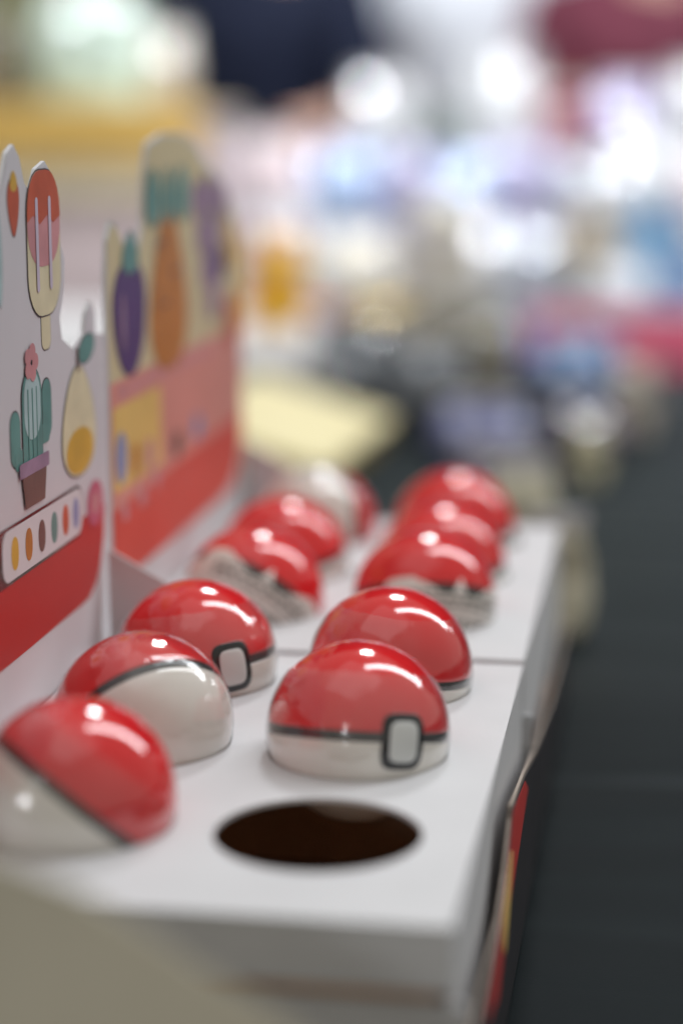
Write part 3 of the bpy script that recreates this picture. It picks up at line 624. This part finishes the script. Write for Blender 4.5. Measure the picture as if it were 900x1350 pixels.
row1 = [(-0.655, 'pale pink', .13, .15, 'pale pink bag at the left of the middle shelf'), (-0.535, 'ice blue', .125, .14, 'ice blue bag on the middle shelf left of centre'), (-0.425, 'lavender', .11, .13, 'lavender bag between two ice blue ones'), (-0.33, 'ice blue', .10, .12, 'ice blue bag right of the lavender one'),
        (-0.235, 'lavender', .11, .14, 'lavender bag behind the grey one'), (-0.135, 'grey', .10, .12, 'grey bag above the tan bottle'), (-0.035, 'white', .12, .15, 'white bag on the right of the middle shelf'), (0.075, 'pale pink', .10, .13, 'pale pink bag at the right end of the middle shelf')]
for x_, c, w_, h_, lb in row1: pouch(x_, 3.32, C1, w_, h_, 0.09, P[c], lb, rz=random.uniform(-.25, .25))
row2 = [ (-0.50, 'white', .12, .15, 'white bag on the top shelf in front of the navy top'), (-0.395, 'dark green', .06, .10, 'narrow dark green bag on the top shelf'),
        (-0.29, 'white', .15, .19, 'big bright white bag in the middle of the top shelf'), (-0.175, 'dark red', .09, .12, 'dark red bag right of the big white one'), (-0.07, 'lavender', .12, .14, 'lavender bag on the top shelf'), (0.045, 'white', .11, .16, 'white bag at the right end of the top shelf')]
for x_, c, w_, h_, lb in row2: pouch(x_, 3.53, C2, w_, h_, 0.10, P[c], lb, rz=random.uniform(-.25, .25))

# ------------------------------------------------------------------ people behind the counter
def skin_mesh(name, joints, edges, m, parent, sub=2):
    me = bpy.data.meshes.new(name); me.from_pydata([j[0] for j in joints], edges, []); o = bpy.data.objects.new(name, me); COL.objects.link(o)
    o.modifiers.new('skin', 'SKIN')
    lay = me.skin_vertices[0].data
    for k, j in enumerate(joints): lay[k].radius = j[1] if isinstance(j[1], tuple) else (j[1], j[1])
    lay[0].use_root = True
    s = o.modifiers.new('sub', 'SUBSURF'); s.levels = sub; s.render_levels = sub
    dg = bpy.context.evaluated_depsgraph_get(); me2 = bpy.data.meshes.new_from_object(o.evaluated_get(dg)); me2.name = name
    bpy.data.objects.remove(o)
    for p in me2.polygons: p.use_smooth = True
    me2.materials.clear(); return link(name, me2, m, parent)
def person(x, y, rz, top, hairm, label, reach=(0.35, 0.10), sleeves='long', h=1.66):
    """adult standing with the forearms held forward over the goods; faces local -Y"""
    t = thing('person', label, 'person', (x, y, FZ), 'people standing behind the far counter', (0, 0, rz)); k = h / 1.7
    def V(*p): return tuple(c * k for c in p)
    J = [(V(0, 0, 0.93), (.150 * k, .105 * k)), (V(0, 0, 1.08), (.135 * k, .095 * k)), (V(0, 0, 1.25), (.155 * k, .105 * k)), (V(0, 0.01, 1.38), (.130 * k, .090 * k)), (V(0, 0, 1.47), .052 * k), (V(0, -0.02, 1.56), (.070 * k, .082 * k)), (V(0, -0.02, 1.64), (.074 * k, .088 * k)), (V(0, -0.01, 1.695), (.040 * k, .045 * k))]
    E = [(i, i + 1) for i in range(7)]
    def chain(start, pts):
        p = start
        for q, r in pts: J.append((q, r)); E.append((p, len(J) - 1)); p = len(J) - 1
        return p
    arms = {}
    for s, rc in ((-1, reach[0]), (1, reach[1])):
        sh = V(.185 * s, .01, 1.385); el = V(.235 * s, -.03 - rc * .25, 1.12); wr = V(.150 * s, -.20 - rc * .55, 1.10 + .02 * rc)
        e = chain(3, [(sh, .056 * k), (el, .042 * k), (wr, .027 * k)]); arms[s] = (sh, el, wr)
        d = (Vector(wr) - Vector(el)).normalized(); side = Vector((-s, 0, 0)); side = (side - d * side.dot(d)).normalized()
        palm = Vector(wr) + d * .06 * k; pi = chain(e, [(tuple(palm), (.036 * k, .018 * k))])
        for f, (off, ln) in enumerate(((-.026, .058), (-.009, .072), (.009, .076), (.025, .068))):
            b0 = palm + side * off * k + d * .03 * k; b1 = b0 + (d * .7 + Vector((0, 0, -.5))) * ln * .55 * k; b2 = b1 + (d * .35 + Vector((0, 0, -.8))) * ln * .5 * k
            chain(pi, [(tuple(b0), .010 * k), (tuple(b1), .0088 * k), (tuple(b2), .007 * k)])
        th = Vector(wr) + d * .025 * k + side * .028 * k; chain(e, [(tuple(th), .012 * k), (tuple(th + (side * .5 + d * .8) * .035 * k), .010 * k), (tuple(th + (side * .4 + d * 1.5) * .045 * k), .008 * k)])
    for s in (-1, 1):
        chain(0, [(V(.095 * s, 0, .86), (.088 * k, .09 * k)), (V(.105 * s, -.01, .49), .057 * k), (V(.11 * s, .01, .09), .038 * k), (V(.115 * s, -.05, .03), .035 * k), (V(.12 * s, -.16, .025), .028 * k)])
    skin_mesh('body', J, E, M['skin'], t)
    g_ = 1.13
    T = [(V(0, 0, 0.88), (.172 * k, .125 * k)), (V(0, 0, 1.08), (.158 * k, .118 * k)), (V(0, 0, 1.25), (.195 * k, .15 * k)), (V(0, 0.01, 1.38), (.175 * k, .135 * k)), (V(0, 0.005, 1.435), (.075 * k, .072 * k))]
    TE = [(0, 1), (1, 2), (2, 3), (3, 4)]
    for s in (-1, 1):
        sh, el, wr = arms[s]; n0 = len(T); T.append((sh, .070 * k)); TE.append((3, n0))
        if sleeves == 'long':
            T.append((el, .058 * k)); T.append((tuple(Vector(el).lerp(Vector(wr), .85)), .040 * k)); TE += [(n0, n0 + 1), (n0 + 1, n0 + 2)]
        else:
            T.append((tuple(Vector(sh).lerp(Vector(el), .6)), .064 * k)); TE.append((n0, n0 + 1))
    skin_mesh('top', T, TE, top, t)
    L = [(V(0, 0, 0.94), (.160 * k, .118 * k))]; LE = []
    for s in (-1, 1):
        n0 = len(L); L += [(V(.095 * s, 0, .84), (.098 * k, .10 * k)), (V(.105 * s, -.01, .49), .072 * k), (V(.11 * s, .01, .08), .058 * k)]; LE += [(0, n0), (n0, n0 + 1), (n0 + 1, n0 + 2)]
    skin_mesh('trousers', L, LE, M['jeans'], t)
    for s in (-1, 1):
        skin_mesh('shoe', [(V(.113 * s, .03, .035), .040 * k), (V(.117 * s, -.08, .035), .040 * k), (V(.121 * s, -.18, .028), .030 * k)], [(0, 1), (1, 2)], M['shoe'], t)
    # hair cap, face
    bm = bmesh.new(); bmesh.ops.create_icosphere(bm, subdivisions=4, radius=1)
    for v in bm.verts:
        v.co = Vector((v.co.x * .088, v.co.y * .105, v.co.z * .115)) * (1 + .04 * noise.noise(v.co * 6)) * k
    bmesh.ops.delete(bm, geom=[v for v in bm.verts if v.co.y < -.035 * k and v.co.z < .055 * k], context='VERTS')
    bmesh.ops.translate(bm, verts=bm.verts[:], vec=V(0, -.005, 1.625)); fin(bm, 'hair', hairm, t, smooth=True)
    for s in (-1, 1):
        bm = bmesh.new(); bmesh.ops.create_icosphere(bm, subdivisions=2, radius=.011 * k); bmesh.ops.translate(bm, verts=bm.verts[:], vec=V(.032 * s, -.098, 1.60)); fin(bm, 'eye', M['eye'], t, smooth=True)
        bm = bmesh.new(); bmesh.ops.create_icosphere(bm, subdivisions=2, radius=1)
        for v in bm.verts: v.co = Vector((v.co.x * .010, v.co.y * .018, v.co.z * .028)) * k + Vector(V(.080 * s, -.01, 1.59))
        fin(bm, 'ear', M['skin'], t, smooth=True)
    bm = bmesh.new(); bmesh.ops.create_icosphere(bm, subdivisions=2, radius=1)
    for v in bm.verts: v.co = Vector((v.co.x * .013, v.co.y * .020, v.co.z * .022)) * k + Vector(V(0, -.108, 1.575))
    fin(bm, 'nose', M['skin'], t, smooth=True)
    bm = bmesh.new(); bmesh.ops.create_icosphere(bm, subdivisions=2, radius=1)
    for v in bm.verts: v.co = Vector((v.co.x * .024, v.co.y * .010, v.co.z * .007)) * k + Vector(V(0, -.098, 1.535))
    fin(bm, 'mouth', M['p_rose'], t, smooth=True)
    return t
person(-0.80, 3.90, R_(8), M['navy'], M['hair'], 'person in a dark navy long sleeved top behind the far counter', (0.2, 0.45))
person(-0.40, 4.15, R_(4), M['wshirt'], M['hair'], 'person in a pale short sleeved shirt between the navy and the maroon tops', (0.4, 0.2), 'short', 1.72)
person(-0.06, 4.05, R_(-6), M['maroon'], M['hair'], 'person in a maroon top at the right behind the far counter', (0.15, 0.25), 'long', 1.62)
